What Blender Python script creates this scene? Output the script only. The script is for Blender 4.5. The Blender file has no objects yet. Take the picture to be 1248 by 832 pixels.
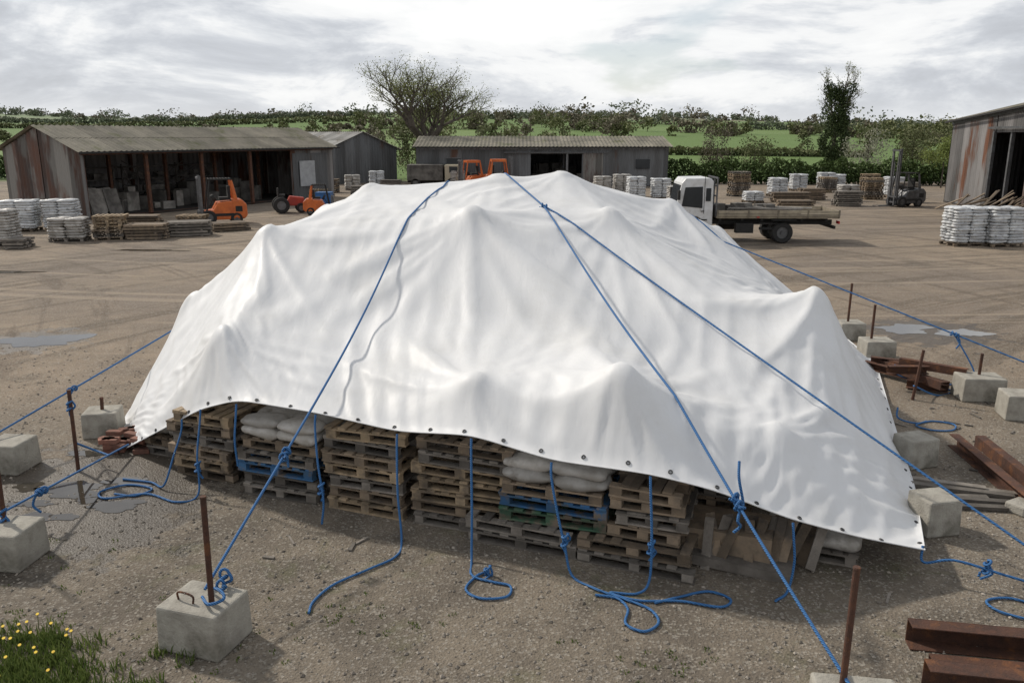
import bpy, bmesh, math, random, numpy as np
from mathutils import Vector, Matrix, Euler, geometry
from mathutils.bvhtree import BVHTree
R=random.Random(7); NR=np.random.RandomState(5)
sc=bpy.context.scene; col=sc.collection
rad=math.radians
# ---------------------------------------------------------------- node helpers
class NT:
    def __init__(s,tree): s.t=tree
    def n(s,ty,ins=None,**pr):
        nd=s.t.nodes.new(ty)
        for k,v in pr.items(): setattr(nd,k,v)
        for k,v in (ins or {}).items():
            if isinstance(v,bpy.types.NodeSocket): s.t.links.new(v,nd.inputs[k])
            else: nd.inputs[k].default_value=v
        return nd
    def noise(s,vec,scale,detail=4,rough=.55,dist=0):
        return s.n('ShaderNodeTexNoise',{'Vector':vec,'Scale':scale,'Detail':detail,'Roughness':rough,'Distortion':dist}).outputs['Fac']
    def m(s,op,a,b=0.0,clamp=False):
        return s.n('ShaderNodeMath',{0:a,1:b},operation=op,use_clamp=clamp).outputs[0]
    def step(s,x,a,b):
        return s.n('ShaderNodeMapRange',{0:x,1:a,2:b,3:0.0,4:1.0},interpolation_type='SMOOTHSTEP').outputs[0]
    def mix(s,f,a,b,bt='MIX'):
        nd=s.n('ShaderNodeMix',data_type='RGBA',blend_type=bt)
        for i,v in ((0,f),(6,a),(7,b)):
            if isinstance(v,bpy.types.NodeSocket): s.t.links.new(v,nd.inputs[i])
            else: nd.inputs[i].default_value=(v if i==0 else (*v[:3],1))
        return nd.outputs[2]
    def map(s,vec,scale=(1,1,1),rot=(0,0,0),loc=(0,0,0)):
        return s.n('ShaderNodeMapping',{'Vector':vec,'Scale':scale,'Rotation':rot,'Location':loc}).outputs[0]
def newmat(name):
    m=bpy.data.materials.new(name); m.use_nodes=True; nt=m.node_tree
    b=nt.nodes['Principled BSDF']; return m,NT(nt),b
def mat(name,c1,c2,scale=3,rough=.8,bump=.2,bscale=None,metal=0,tint=.0,stretch=(1,1,1),c3=None,c3t=(.55,.7),c3s=1.0,rnd=0,spec=.4):
    m,N,b=newmat(name)
    co=N.n('ShaderNodeTexCoord').outputs['Object']
    v=N.map(co,stretch)
    f=N.step(N.noise(v,scale,4,.6),.3,.7)
    c=N.mix(f,c1,c2)
    if c3: c=N.mix(N.step(N.noise(v,c3s,4,.65),*c3t),c,c3)
    if tint:
        at=N.n('ShaderNodeAttribute',attribute_name='tint').outputs['Fac']
        k=N.m('ADD',N.m('MULTIPLY',at,tint*2),1-tint)
        c=N.mix(1.0,c,N.n('ShaderNodeCombineColor',{0:k,1:k,2:k}).outputs[0],'MULTIPLY')
    N.t.links.new(c,b.inputs['Base Color'])
    b.inputs['Roughness'].default_value=rough; b.inputs['Metallic'].default_value=metal
    b.inputs['Specular IOR Level'].default_value=spec
    if bump:
        h=N.noise(v,bscale or scale*6,3,.65)
        bn=N.n('ShaderNodeBump',{'Height':h,'Strength':bump,'Distance':.02})
        N.t.links.new(bn.outputs[0],b.inputs['Normal'])
    return m
# ---------------------------------------------------------------- mesh builder
BOXF=[(0,3,2,1),(4,5,6,7),(0,1,5,4),(1,2,6,5),(2,3,7,6),(3,0,4,7)]
class MB:
    def __init__(s): s.v=[];s.f=[];s.m=[];s.t=[]
    def add(s,vs,fs,mi=0,tint=None):
        o=len(s.v); s.v+= [tuple(p) for p in vs]
        tt=R.random() if tint is None else tint
        for f in fs: s.f.append([o+i for i in f]); s.m.append(mi); s.t.append(tt)
    def box(s,c,d,rot=(0,0,0),mi=0,tint=None,M=None,taper=1):
        T=Matrix.Translation(c)@Euler(rot).to_matrix().to_4x4()
        if M is not None: T=M@T
        x,y,z=d[0]/2,d[1]/2,d[2]/2
        q=[(-x,-y,-z),(x,-y,-z),(x,y,-z),(-x,y,-z)]+[(a*taper,b*taper,z) for a,b in((-x,-y),(x,-y),(x,y),(-x,y))]
        s.add([T@Vector(p) for p in q],BOXF,mi,tint)
    def tube(s,p0,p1,r0,r1=None,n=8,mi=0,M=None,tint=None,cap=True):
        r1=r0 if r1 is None else r1
        p0=Vector(p0);p1=Vector(p1)
        if M is not None: p0=M@p0;p1=M@p1
        d=(p1-p0).normalized(); a=d.orthogonal().normalized(); b=d.cross(a)
        vs=[];
        for p,r in((p0,r0),(p1,r1)):
            for i in range(n):
                t=2*math.pi*i/n; vs.append(p+a*math.cos(t)*r+b*math.sin(t)*r)
        fs=[(i,(i+1)%n,n+(i+1)%n,n+i) for i in range(n)]
        if cap: fs+=[tuple(range(n))[::-1],tuple(range(n,2*n))]
        s.add(vs,fs,mi,tint)
    def prism(s,prof,w,M,mi=0,tint=None):
        n=len(prof)
        vs=[M@Vector((x,-w/2,z)) for x,z in prof]+[M@Vector((x,w/2,z)) for x,z in prof]
        fs=[tuple(range(n)),tuple(range(n,2*n))[::-1]]+[(i,n+i,n+(i+1)%n,(i+1)%n) for i in range(n)]
        s.add(vs,fs,mi,tint)
    def ruled(s,a0,a1,b0,b1,n,amp,mi=0,rows=1,per=6):
        a0,a1,b0,b1=map(Vector,(a0,a1,b0,b1))
        nr=(a1-a0).cross(b0-a0).normalized()
        tc={}
        for j in range(rows):
            o=len(s.v)
            for i in range(n+1):
                f=i/n; A=a0.lerp(a1,f);B=b0.lerp(b1,f); off=nr*(amp if i%2 else -amp)
                for g in (j/rows,(j+1)/rows): s.v.append(tuple(A.lerp(B,g)+off+nr*(.012*(j%2))))
            for i in range(n):
                k=(i//per,j)
                if k not in tc: tc[k]=R.random()
                s.f.append([o+2*i,o+2*i+2,o+2*i+3,o+2*i+1]); s.m.append(mi); s.t.append(tc[k])
    def obj(s,name,mats,parent=None,smooth=False,bevel=0,loc=None):
        me=bpy.data.meshes.new(name); me.from_pydata(s.v,[],s.f)
        for m in (mats if isinstance(mats,(list,tuple)) else [mats]): me.materials.append(m)
        me.polygons.foreach_set('material_index',s.m)
        if smooth: me.polygons.foreach_set('use_smooth',[True]*len(s.f))
        a=me.attributes.new('tint','FLOAT','FACE'); a.data.foreach_set('value',s.t)
        o=bpy.data.objects.new(name,me); col.objects.link(o)
        if parent: o.parent=parent
        if loc: o.location=loc
        if bevel:
            b=o.modifiers.new('bevel','BEVEL'); b.width=bevel; b.segments=2; b.limit_method='ANGLE'
        return o
def emp(name,loc=(0,0,0),rz=0):
    e=bpy.data.objects.new(name,None); e.location=loc; e.rotation_euler=(0,0,rz); e.empty_display_size=.3
    col.objects.link(e); return e
def npmesh(name,V,Q,mats,tint,parent=None,smooth=False,mi=None):
    me=bpy.data.meshes.new(name); k=Q.shape[1]
    me.vertices.add(len(V)); me.vertices.foreach_set('co',np.asarray(V,dtype=np.float32).ravel())
    me.loops.add(Q.size); me.loops.foreach_set('vertex_index',Q.ravel().astype(np.int32))
    me.polygons.add(len(Q)); me.polygons.foreach_set('loop_start',np.arange(0,Q.size,k,dtype=np.int32))
    me.update(calc_edges=True)
    for m in mats: me.materials.append(m)
    if mi is not None: me.polygons.foreach_set('material_index',mi.astype(np.int32))
    me.polygons.foreach_set('use_smooth',[smooth]*len(Q))
    a=me.attributes.new('tint','FLOAT','FACE'); a.data.foreach_set('value',np.asarray(tint,dtype=np.float32))
    o=bpy.data.objects.new(name,me); col.objects.link(o); o.parent=parent; return o
# ---------------------------------------------------------------- materials
M_wood=mat('pallet_wood',(.225,.17,.118),(.145,.115,.085),6,.85,.5,30,tint=.55,c3=(.08,.068,.057),c3s=2)
M_woodl=mat('pallet_wood_new',(.35,.26,.165),(.24,.185,.122),6,.8,.4,30,tint=.4,c3=(.14,.11,.08),c3s=3,c3t=(.48,.68))
M_woodg=mat('pallet_wood_grey',(.21,.187,.162),(.13,.115,.098),5,.9,.5,30,tint=.5)
M_blue=mat('pallet_blue_paint',(.03,.12,.28),(.05,.11,.18),6,.7,.4,20,tint=.3,c3=(.15,.12,.09),c3s=5,c3t=(.48,.64))
M_green=mat('pallet_green_paint',(.035,.10,.06),(.06,.095,.06),6,.7,.4,20,tint=.3,c3=(.15,.12,.09),c3s=5,c3t=(.44,.6))
M_bag=mat('sack_plastic',(.45,.43,.40),(.31,.29,.26),5,.45,.9,7,tint=.25,c3=(.17,.15,.125),c3s=3,c3t=(.52,.72))
M_bagw=mat('white_sack_plastic',(.60,.61,.61),(.42,.43,.44),4,.4,.6,6,tint=.2,c3=(.22,.22,.22),c3s=9,c3t=(.55,.68))
M_conc=mat('cast_concrete',(.38,.36,.31),(.27,.25,.215),5,.9,.6,40,c3=(.15,.14,.11),c3s=2.2,c3t=(.5,.72))
M_rust=mat('rusty_steel',(.10,.045,.028),(.055,.03,.022),12,.85,.6,60,c3=(.17,.07,.03),c3s=6,c3t=(.5,.7),tint=.15)
M_corr=mat('corrugated_weathered',(.22,.21,.205),(.13,.125,.12),1.1,.6,.1,20,tint=.38,stretch=(1,1,.25),c3=(.13,.055,.03),c3s=.55,c3t=(.54,.66),metal=.2)
M_corrd=mat('corrugated_dark',(.14,.145,.15),(.09,.09,.09),1.1,.65,.1,20,tint=.35,stretch=(1,1,.2),c3=(.09,.05,.035),c3s=.5,c3t=(.6,.72),metal=.1)
M_rustsheet=mat('rusty_sheet',(.13,.065,.045),(.10,.085,.08),1.5,.8,.1,20,tint=.4,stretch=(1,1,.3),c3=(.20,.19,.175),c3s=.8,c3t=(.45,.58))
M_roof=mat('asbestos_roof',(.21,.19,.15),(.13,.12,.095),.8,.9,.2,20,tint=.22,c3=(.08,.085,.035),c3s=.6,c3t=(.5,.75))
M_roofl=mat('pale_roof',(.36,.35,.33),(.24,.23,.21),.8,.8,.2,20,tint=.25,c3=(.15,.12,.08),c3s=.9,c3t=(.55,.7))
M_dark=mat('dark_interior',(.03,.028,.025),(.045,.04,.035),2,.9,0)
M_black=mat('black_rubber',(.018,.018,.018),(.03,.028,.026),8,.8,.3,tint=.1)
M_steel=mat('grey_steel',(.16,.16,.165),(.10,.10,.10),5,.5,.2,metal=.5,tint=.2)
M_orange=mat('orange_paint',(.62,.15,.03),(.45,.10,.025),3,.4,.05,c3=(.16,.07,.04),c3s=4,c3t=(.6,.75))
M_white=mat('white_vehicle_paint',(.66,.67,.68),(.52,.52,.51),3,.35,.03,c3=(.3,.27,.23),c3s=2,c3t=(.6,.8))
M_glass=mat('dark_glass',(.02,.024,.028),(.03,.035,.04),1,.15,0,spec=.4)
M_mixedp=mat('mixed_goods',(.30,.28,.25),(.10,.09,.08),1.5,.7,.2,tint=.6)
M_bluep=mat('blue_plastic',(.03,.13,.33),(.04,.10,.22),2,.5,.2,tint=.2)
M_brick=mat('brick_red',(.22,.10,.07),(.15,.08,.06),8,.9,.3,tint=.4)
M_bark=mat('bark',(.12,.10,.08),(.065,.055,.045),4,.95,.3)
def leafmat(name,a,b,tr=.3):
    m,N,bs=newmat(name)
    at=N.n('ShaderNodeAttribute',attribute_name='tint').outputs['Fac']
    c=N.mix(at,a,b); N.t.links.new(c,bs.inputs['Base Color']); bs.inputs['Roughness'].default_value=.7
    bs.inputs['Specular IOR Level'].default_value=.2
    if tr:
        t=N.n('ShaderNodeBsdfTranslucent',{'Color':c}).outputs[0]
        mx=N.n('ShaderNodeMixShader',{0:tr,1:bs.outputs[0],2:t}).outputs[0]
        N.t.links.new(mx,N.t.nodes['Material Output'].inputs[0])
    return m
M_leafbig=leafmat('spring_leaf',(.16,.19,.07),(.30,.32,.14))
M_ivy=leafmat('ivy_leaf',(.022,.04,.014),(.075,.10,.035),0)
M_wood1=leafmat('woodland_leaf',(.07,.08,.036),(.20,.21,.095),0)
M_brown=leafmat('bare_twig_mass',(.10,.085,.06),(.20,.18,.12),0)
M_far=leafmat('far_leaf_hazed',(.11,.13,.085),(.19,.21,.14),0)  # distance haze is put into these paler leaf colours
M_hedge=leafmat('hedge_leaf',(.028,.05,.014),(.08,.12,.032),0)
M_grass=leafmat('grass_blade',(.06,.10,.02),(.17,.21,.06),.3)
M_lime=leafmat('lime_leaf',(.12,.16,.04),(.24,.28,.09),.3)
M_pale=leafmat('pale_blossom_leaf',(.18,.19,.13),(.34,.34,.26),.3)
M_yel=mat('yellow_petal',(.8,.55,.02),(.7,.45,.02),5,.6,0)
m,N,b=newmat('blue_rope_fibre')
gp=N.n('ShaderNodeNewGeometry').outputs['Position']
w=N.n('ShaderNodeTexWave',{'Vector':gp,'Scale':22.0,'Distortion':1.0},bands_direction='DIAGONAL').outputs['Fac']
N.t.links.new(N.mix(w,(.014,.065,.20),(.045,.19,.43)),b.inputs['Base Color']); b.inputs['Roughness'].default_value=.7
N.t.links.new(N.n('ShaderNodeBump',{'Height':w,'Strength':.7,'Distance':.006}).outputs[0],b.inputs['Normal'])
M_rope=m
m,N,b=newmat('puddle_water'); b.inputs['Base Color'].default_value=(.05,.042,.032,1); b.inputs['Roughness'].default_value=.02
b.inputs['Specular IOR Level'].default_value=1.0
gp=N.n('ShaderNodeNewGeometry').outputs['Position']
N.t.links.new(N.n('ShaderNodeBump',{'Height':N.noise(gp,5,3),'Strength':.04,'Distance':.01}).outputs[0],b.inputs['Normal'])
M_water=m
# tarp material
m,N,b=newmat('white_tarpaulin')
gp=N.n('ShaderNodeTexCoord').outputs['Object']
c=N.mix(N.step(N.noise(gp,.9,5,.65),.45,.8),(.79,.795,.80),(.71,.71,.70))
c=N.mix(N.m('MULTIPLY',N.step(N.noise(gp,7,5,.7),.6,.8),.25),c,(.5,.47,.42))
N.t.links.new(c,b.inputs['Base Color'])
b.inputs['Roughness'].default_value=.5; b.inputs['Specular IOR Level'].default_value=.28
h=N.m('ADD',N.m('MULTIPLY',N.noise(N.map(gp,(1,.4,.4)),5.5,3,.55,.5),.6),N.m('MULTIPLY',N.noise(N.map(gp,(1,.5,.5)),15,3,.6,.3),.14))
N.t.links.new(N.n('ShaderNodeBump',{'Height':h,'Strength':.38,'Distance':.03}).outputs[0],b.inputs['Normal'])
t=N.n('ShaderNodeBsdfTranslucent',{'Color':(.78,.79,.80,1)}).outputs[0]
N.t.links.new(N.n('ShaderNodeMixShader',{0:.13,1:b.outputs[0],2:t}).outputs[0],N.t.nodes['Material Output'].inputs[0])
M_tarp=m
# ---------------------------------------------------------------- world, sun, camera
W=bpy.data.worlds.new('World'); sc.world=W; W.use_nodes=True
N=NT(W.node_tree); bg=W.node_tree.nodes['Background']
SD=Vector((-.60,.46,.62)).normalized()
el=math.asin(SD.z); az=math.atan2(SD.x,SD.y)
sky=N.n('ShaderNodeTexSky',sky_type='NISHITA',sun_disc=False,sun_elevation=el,sun_rotation=az).outputs[0]
d=N.n('ShaderNodeTexCoord').outputs['Generated']
sp=N.n('ShaderNodeSeparateXYZ',{0:d}).outputs
pv=N.map(d,(1,1,3.2),(0,0,0),(2.3,.4,.12))
n1=N.noise(pv,4.2,10,.60,.3); n2=N.noise(pv,1.7,3,.5,.2)
f=N.m('ADD',N.m('MULTIPLY',n1,.66),N.m('MULTIPLY',n2,.34))
cr=N.n('ShaderNodeValToRGB',{0:f}); r=cr.color_ramp
r.elements[0].position=.38; r.elements[0].color=(.52,.54,.58,1)
r.elements[1].position=.60; r.elements[1].color=(1.06,1.06,1.05,1)
e=r.elements.new(.45); e.color=(.64,.665,.71,1)
e=r.elements.new(.49); e.color=(.80,.82,.85,1)
e=r.elements.new(.52); e.color=(.96,.965,.97,1)
hz=N.step(sp[2],.05,.0)
cc=N.mix(N.m('MULTIPLY',hz,.6),cr.outputs[0],(.90,.915,.93))
up=N.step(sp[2],.18,.6)
cc=N.mix(up,cc,N.mix(1.0,cc,(.68,.69,.71),'MULTIPLY'))
cc=N.mix(1.0,cc,(10,10,10),'MULTIPLY')
gap=N.m('MULTIPLY',N.step(N.noise(N.map(d,(1,1,3.2),(0,0,0),(7.1,3.2,1.1)),3.0,6,.55,.3),.58,.68),.45)
fin=N.mix(N.m('SUBTRACT',.97,gap),sky,cc)
W.node_tree.links.new(fin,bg.inputs[0]); bg.inputs[1].default_value=.098
W.cycles.sampling_method='MANUAL'; W.cycles.sample_map_resolution=512
L=bpy.data.lights.new('sun','SUN'); L.energy=3.2; L.angle=rad(3); L.color=(1,.93,.83)
lo=bpy.data.objects.new('sun',L); col.objects.link(lo); lo.rotation_euler=(-SD).to_track_quat('-Z','Y').to_euler()
cam=bpy.data.cameras.new('camera'); co_=bpy.data.objects.new('camera',cam); col.objects.link(co_)
co_.location=(0,0,4.3); co_.rotation_euler=(rad(90-14.1),0,0); cam.lens=28.85; cam.sensor_width=36; cam.clip_end=6000; cam.clip_start=.05
sc.camera=co_
sc.view_settings.view_transform='Standard'; sc.view_settings.look='None'; sc.view_settings.exposure=0
# ---------------------------------------------------------------- ground
def hz_(x,y):
    z=np.interp(y,[90,140,200,300,400,550,700,1000,3000],[0,.5,2.2,5.5,9.5,13.5,16.5,19,21])
    k=np.clip((y-120)/400,0,1)
    return z+k*(3.0*np.sin(x/95+1.2)+1.6*np.sin(x/41+y/130)) + k*3.5*np.clip(-x/200,-1,1)
xs=np.unique(np.r_[np.linspace(-1800,-300,16),np.linspace(-300,300,61),np.linspace(300,1800,16)])
ys=np.unique(np.r_[-120,-60,-20,np.linspace(0,100,21),np.linspace(100,800,60),np.linspace(800,3000,14)])
X,Y=np.meshgrid(xs,ys,indexing='ij'); Z=hz_(X,Y); nx,ny=X.shape
I=np.arange(nx*ny).reshape(nx,ny)
Q=np.stack([I[:-1,:-1],I[1:,:-1],I[1:,1:],I[:-1,1:]],-1).reshape(-1,4)
m,N,b=newmat('yard_ground')
P=N.n('ShaderNodeNewGeometry').outputs['Position']; s3=N.n('ShaderNodeSeparateXYZ',{0:P}).outputs
big=N.noise(P,.12,4,.6,.4); mid=N.noise(P,1.1,5,.65,.3); fine=N.noise(P,38,3,.7)
gr=N.n('ShaderNodeTexVoronoi',{'Vector':P,'Scale':42.0}).outputs
grc=N.n('ShaderNodeSeparateColor',{0:gr['Color']}).outputs[0]
tan=N.mix(N.step(mid,.3,.7),(.30,.235,.17),(.215,.17,.124))
tan=N.mix(N.step(big,.42,.65),tan,(.19,.153,.12))
def arcs(cx,cy,rs,asz,seed):
    dx=N.m('SUBTRACT',s3[0],cx); dy=N.m('SUBTRACT',s3[1],cy)
    rr=N.m('SQRT',N.m('ADD',N.m('MULTIPLY',dx,dx),N.m('MULTIPLY',dy,dy))); an=N.m('ARCTAN2',dy,dx)
    v=N.n('ShaderNodeCombineXYZ',{0:N.m('MULTIPLY',rr,rs),1:N.m('MULTIPLY',an,asz),2:seed}).outputs[0]
    return N.noise(v,1.0,4,.62,.5)
a1=arcs(28.0,-6.0,1.3,2.2,1.0); a2=arcs(-34.0,8.0,1.6,2.6,4.0); a3=arcs(4.0,120.0,1.8,5.0,7.0)
trk=N.step(N.m('ADD',s3[1],N.m('MULTIPLY',big,6)),13,20)
tan=N.mix(N.m('MULTIPLY',N.step(a1,.50,.62),N.m('MULTIPLY',trk,.8)),tan,(.12,.094,.069))
tan=N.mix(N.m('MULTIPLY',N.step(a2,.53,.64),N.m('MULTIPLY',trk,.7)),tan,(.125,.096,.072))
tan=N.mix(N.m('MULTIPLY',N.step(a3,.52,.66),N.m('MULTIPLY',trk,.5)),tan,(.36,.29,.215))
fg=N.m('ADD',s3[1],N.m('MULTIPLY',N.m('SUBTRACT',big,.5),14))
dk=N.mix(N.step(mid,.36,.64),(.135,.114,.09),(.215,.18,.138))
c=N.mix(N.step(fg,14,9.0),tan,dk)
damp=N.m('MULTIPLY',N.step(N.noise(P,.45,5,.65,.6),.54,.64),.32)
c=N.mix(damp,c,(.075,.062,.048))
c=N.mix(N.m('MULTIPLY',N.step(grc,.72,.95),.5),c,(.38,.35,.30))
c=N.mix(N.m('MULTIPLY',N.step(fine,.5,.3),.55),c,(.05,.042,.034))
moss=N.m('MULTIPLY',N.step(N.noise(P,.8,5,.7,.5),.54,.68),N.step(s3[1],9.5,7))
c=N.mix(N.m('MULTIPLY',moss,.45),c,(.08,.095,.025))
wet=None; wn=N.m('MULTIPLY',N.m('SUBTRACT',N.noise(P,2.2,5,.65),.5),2.6)
for (x,y,r_) in [(-5.3,9.5,1.9),(-4.5,8.5,.9),(-10.2,17.2,1.1),(9.4,18.0,1.5),(-20,26,2.2),(-5.8,7.2,.8)]:
    dd=N.n('ShaderNodeVectorMath',{0:P,1:(x,y,0)},operation='DISTANCE').outputs['Value']
    q=N.step(N.m('ADD',N.m('DIVIDE',dd,r_),wn),1.0,.75)
    wet=q if wet is None else N.m('MAXIMUM',wet,q)
c=N.mix(N.m('MULTIPLY',wet,.65),c,(.045,.037,.029))
vor=N.n('ShaderNodeTexVoronoi',{'Vector':N.map(P,(.006,.010,0)),'Scale':1.0}).outputs['Color']
vs_=N.n('ShaderNodeSeparateColor',{0:vor}).outputs
fld=N.mix(vs_[0],(.10,.17,.04),(.17,.24,.08)); fld=N.mix(N.step(vs_[1],.78,.84),fld,(.20,.17,.10))
fld=N.mix(N.m('MULTIPLY',N.noise(P,.05,4,.6),.35),fld,(.06,.09,.03))
fld=N.mix(N.step(s3[1],300,900),fld,(.18,.22,.15))  # painted haze: field colour pales with distance
ym=N.step(N.m('ADD',s3[1],N.m('MULTIPLY',mid,4)),80,86)
c=N.mix(ym,c,fld)
N.t.links.new(c,b.inputs['Base Color'])
N.t.links.new(N.m('SUBTRACT',.92,N.m('MULTIPLY',wet,.45)),b.inputs['Roughness']); b.inputs['Specular IOR Level'].default_value=.3
hh=N.m('ADD',N.m('ADD',N.m('MULTIPLY',fine,.6),N.m('MULTIPLY',gr['Distance'],.35)),N.m('MULTIPLY',mid,1.8))
hh=N.m('MULTIPLY',hh,N.m('SUBTRACT',1.0,N.m('MULTIPLY',wet,.4)))
N.t.links.new(N.n('ShaderNodeBump',{'Height':hh,'Strength':.85,'Distance':.03}).outputs[0],b.inputs['Normal'])
npmesh('ground',np.stack([X,Y,Z],-1).reshape(-1,3),Q,[m],np.zeros(len(Q)),smooth=True)
def gravel():
    n=17000
    y=4.6+ NR.rand(n)**1.5*12; x=(NR.rand(n)-.5)*2*(y*.68+1)
    s=.004+.015*NR.rand(n)**2.5
    O=np.array([(1,0,0),(0,1,0),(-1,0,0),(0,-1,0),(0,0,1),(0,0,-1)],float)
    V=O[None]*(1+NR.rand(n,6,1)*.5)*s[:,None,None]*np.array([1.2,1,.7]); a=NR.rand(n)*6.28
    c_,s_=np.cos(a)[:,None],np.sin(a)[:,None]
    V=np.stack([V[...,0]*c_-V[...,1]*s_,V[...,0]*s_+V[...,1]*c_,V[...,2]],-1)
    V+=np.stack([x,y,s*.3],-1)[:,None]
    T=np.array([(0,1,4),(1,2,4),(2,3,4),(3,0,4),(1,0,5),(2,1,5),(3,2,5),(0,3,5)])
    Fq=(T[None]+(np.arange(n)*6)[:,None,None]).reshape(-1,3)
    mg=mat('pebble',(.28,.25,.21),(.17,.145,.12),3,.9,0,tint=.5)
    npmesh('gravel',V.reshape(-1,3),Fq,[mg],np.repeat(NR.rand(n),8))
gravel()
def puddle(x,y,rx,ry,seed,h=.005):
    rr=random.Random(seed); n=64; ph=[rr.random()*6.28 for _ in range(6)]
    vs=[(x,y,h)]
    for i in range(n):
        a=2*math.pi*i/n; k=1+.22*math.sin(2*a+ph[0])+.15*math.sin(3*a+ph[1])+.12*math.sin(5*a+ph[2])+.07*math.sin(9*a+ph[3])+.05*math.sin(14*a+ph[4])
        vs.append((x+rx*k*math.cos(a),y+ry*k*math.sin(a),h))
    mb=MB(); mb.add(vs,[(0,i+1,(i+1)%n+1) for i in range(n)]); mb.obj('puddle',M_water)
puddle(-10.1,17.2,.75,.6,1); puddle(9.0,18.3,.6,.45,2); puddle(10.1,17.9,.5,.38,3); puddle(-18,26.3,2.0,.4,4)
puddle(-5.5,9.5,.42,.22,5); puddle(-4.75,9.05,.36,.14,6); puddle(-5.4,8.75,.3,.12,7); puddle(-5.95,10.7,.25,.10,9); puddle(-14,31.5,1.4,.2,10)
puddle(-4.9,9.75,.3,.14,12); puddle(-5.1,9.2,.18,.08,15); puddle(-5.8,9.1,.24,.10,18); puddle(-6.1,9.6,.2,.12,19)
# ---------------------------------------------------------------- tarpaulin
front=[(-5.4,10.8,.05),(-4.9,10.45,.36),(-3.87,9.7,1.0),(-3.26,9.3,1.25),(-2.25,8.95,1.21),(-1.27,8.6,1.11),(-.43,8.2,1.22),(.40,7.85,1.08),(1.34,7.45,1.10),(1.94,7.3,1.0),(2.71,7.3,.69),(3.43,7.35,.47),(4.1,7.4,.31)]
right=[(4.1,7.4,.31),(5.0,9.45,.08),(5.7,11.5,.06),(7.0,15.2,.06),(7.35,18.5,.06),(7.6,22.5,.05)]
left=[(-5.4,10.8,.05),(-6.0,12,.06),(-6.2,14,.35),(-5.9,17,.4),(-4.2,21.5,.3)]
back=[(-4.2,21.5,.3),(0,22.5,.4),(4,22.8,.3),(7.6,22.5,.05)]
NU,NV=280,300
def curve(pts,n):
    P_=np.array(pts,float); d_=np.r_[0,np.cumsum(np.linalg.norm(np.diff(P_,axis=0),axis=1))]; d_/=d_[-1]
    s_=np.linspace(0,1,n); A=np.stack([np.interp(s_,d_,P_[:,k]) for k in range(3)],1)
    for _ in range(30): A[1:-1]=.5*A[1:-1]+.25*(A[2:]+A[:-2])
    return A
F_,B_,L_,R_=curve(front,NU),curve(back,NU),curve(left,NV),curve(right,NV)
u=np.linspace(0,1,NU)[:,None,None]; v=np.linspace(0,1,NV)[None,:,None]
S=(1-v)*F_[:,None]+v*B_[:,None]+(1-u)*L_[None]+u*R_[None]-((1-u)*(1-v)*F_[0]+u*(1-v)*F_[-1]+(1-u)*v*B_[0]+u*v*B_[-1])
peaks=[(.95,15.5,3.60),(-.25,15.3,3.56),(-.6,12.4,3.10),(-3.8,12.6,2.84),(-2.6,15,3.40),(-3.75,10.15,1.70),
 (1.14,8.15,1.80),(4.4,11.5,1.98),(3.3,17,2.98),(1.62,13.4,2.98),(-.44,8.75,1.52),(-5.25,13,1.70),
 (4.9,19.5,2.15),(2.9,8.3,1.15),(4.75,14.6,1.55),(-3.8,16.5,3.0),(1.5,19,2.8),(-2.2,19,2.6),(-1.9,10.9,1.92),(-2.0,9.4,1.40),(1.0,10.2,1.90),(2.9,11.4,2.12),(3.75,9.4,1.15),(-4.95,11.1,.78)]
# rounded heads where stack corners push the sheet up: height, radius
domes={0:(.10,.5),1:(.08,.4),2:(.20,.42),3:(.17,.38),4:(.10,.4),5:(.26,.40),6:(.28,.40),7:(.30,.45),8:(.10,.4),9:(.20,.38),10:(.20,.36),11:(.12,.3),13:(.12,.35),12:(.12,.4)}
pts=[Vector(p) for p in peaks]
bd=[tuple(p) for p in front]+[tuple(R_[k]) for k in range(14,NV,14)]+[tuple(B_[k]) for k in range(NU-14,0,-16)]+[tuple(L_[k]) for k in range(NV-14,0,-14)]
allp=pts+[Vector(p) for p in bd]
dl=geometry.delaunay_2d_cdt([p.to_2d() for p in allp],[],[],0,1e-5)
ov=[]; 
for p,src in zip(dl[0],dl[3]): ov.append(Vector((p.x,p.y,allp[src[0]].z)))
bt=BVHTree.FromPolygons([tuple(p) for p in ov],[tuple(f) for f in dl[2]])
bm=bmesh.new()
for p in allp: bm.verts.new(p)
bmesh.ops.convex_hull(bm,input=bm.verts); bh=BVHTree.FromBMesh(bm)
dn=Vector((0,0,-1)); zt_=S[...,2].copy(); zh=zt_.copy()
for i in range(NU):
    for j in range(NV):
        o=Vector((S[i,j,0],S[i,j,1],9)); q=bt.ray_cast(o,dn)[0]
        if q is not None: zt_[i,j]=q.z
        q=bh.ray_cast(o,dn)[0]; zh[i,j]=q.z if q is not None else zt_[i,j]
bm.free()
ui=np.arange(NU)[:,None]; vi=np.arange(NV)[None,:]
ed=np.minimum(np.minimum(ui,NU-1-ui),np.minimum(vi,NV-1-vi))
wh=.05*np.clip(ed/18,0,1)
z=zt_*(1-wh)+zh*wh
edge=ed==0
z0=S[...,2]; z=np.where(edge,z0,z)
for _ in range(20):
    n_=z.copy(); n_[1:-1,1:-1]=.25*(z[2:,1:-1]+z[:-2,1:-1]+z[1:-1,2:]+z[1:-1,:-2]); z=np.where(edge,z0,n_)
for k,(h_,r_) in domes.items():
    dd=np.hypot(S[...,0]-peaks[k][0],S[...,1]-peaks[k][1])
    z=z+(h_/(1+(dd/r_)**2)**1.3)*np.clip(ed/10,0,1)
X=S.copy(); X[...,2]=z
Lu=np.linalg.norm(np.diff(X,axis=0),axis=2); Lv=np.linalg.norm(np.diff(X,axis=1),axis=2)
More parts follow.
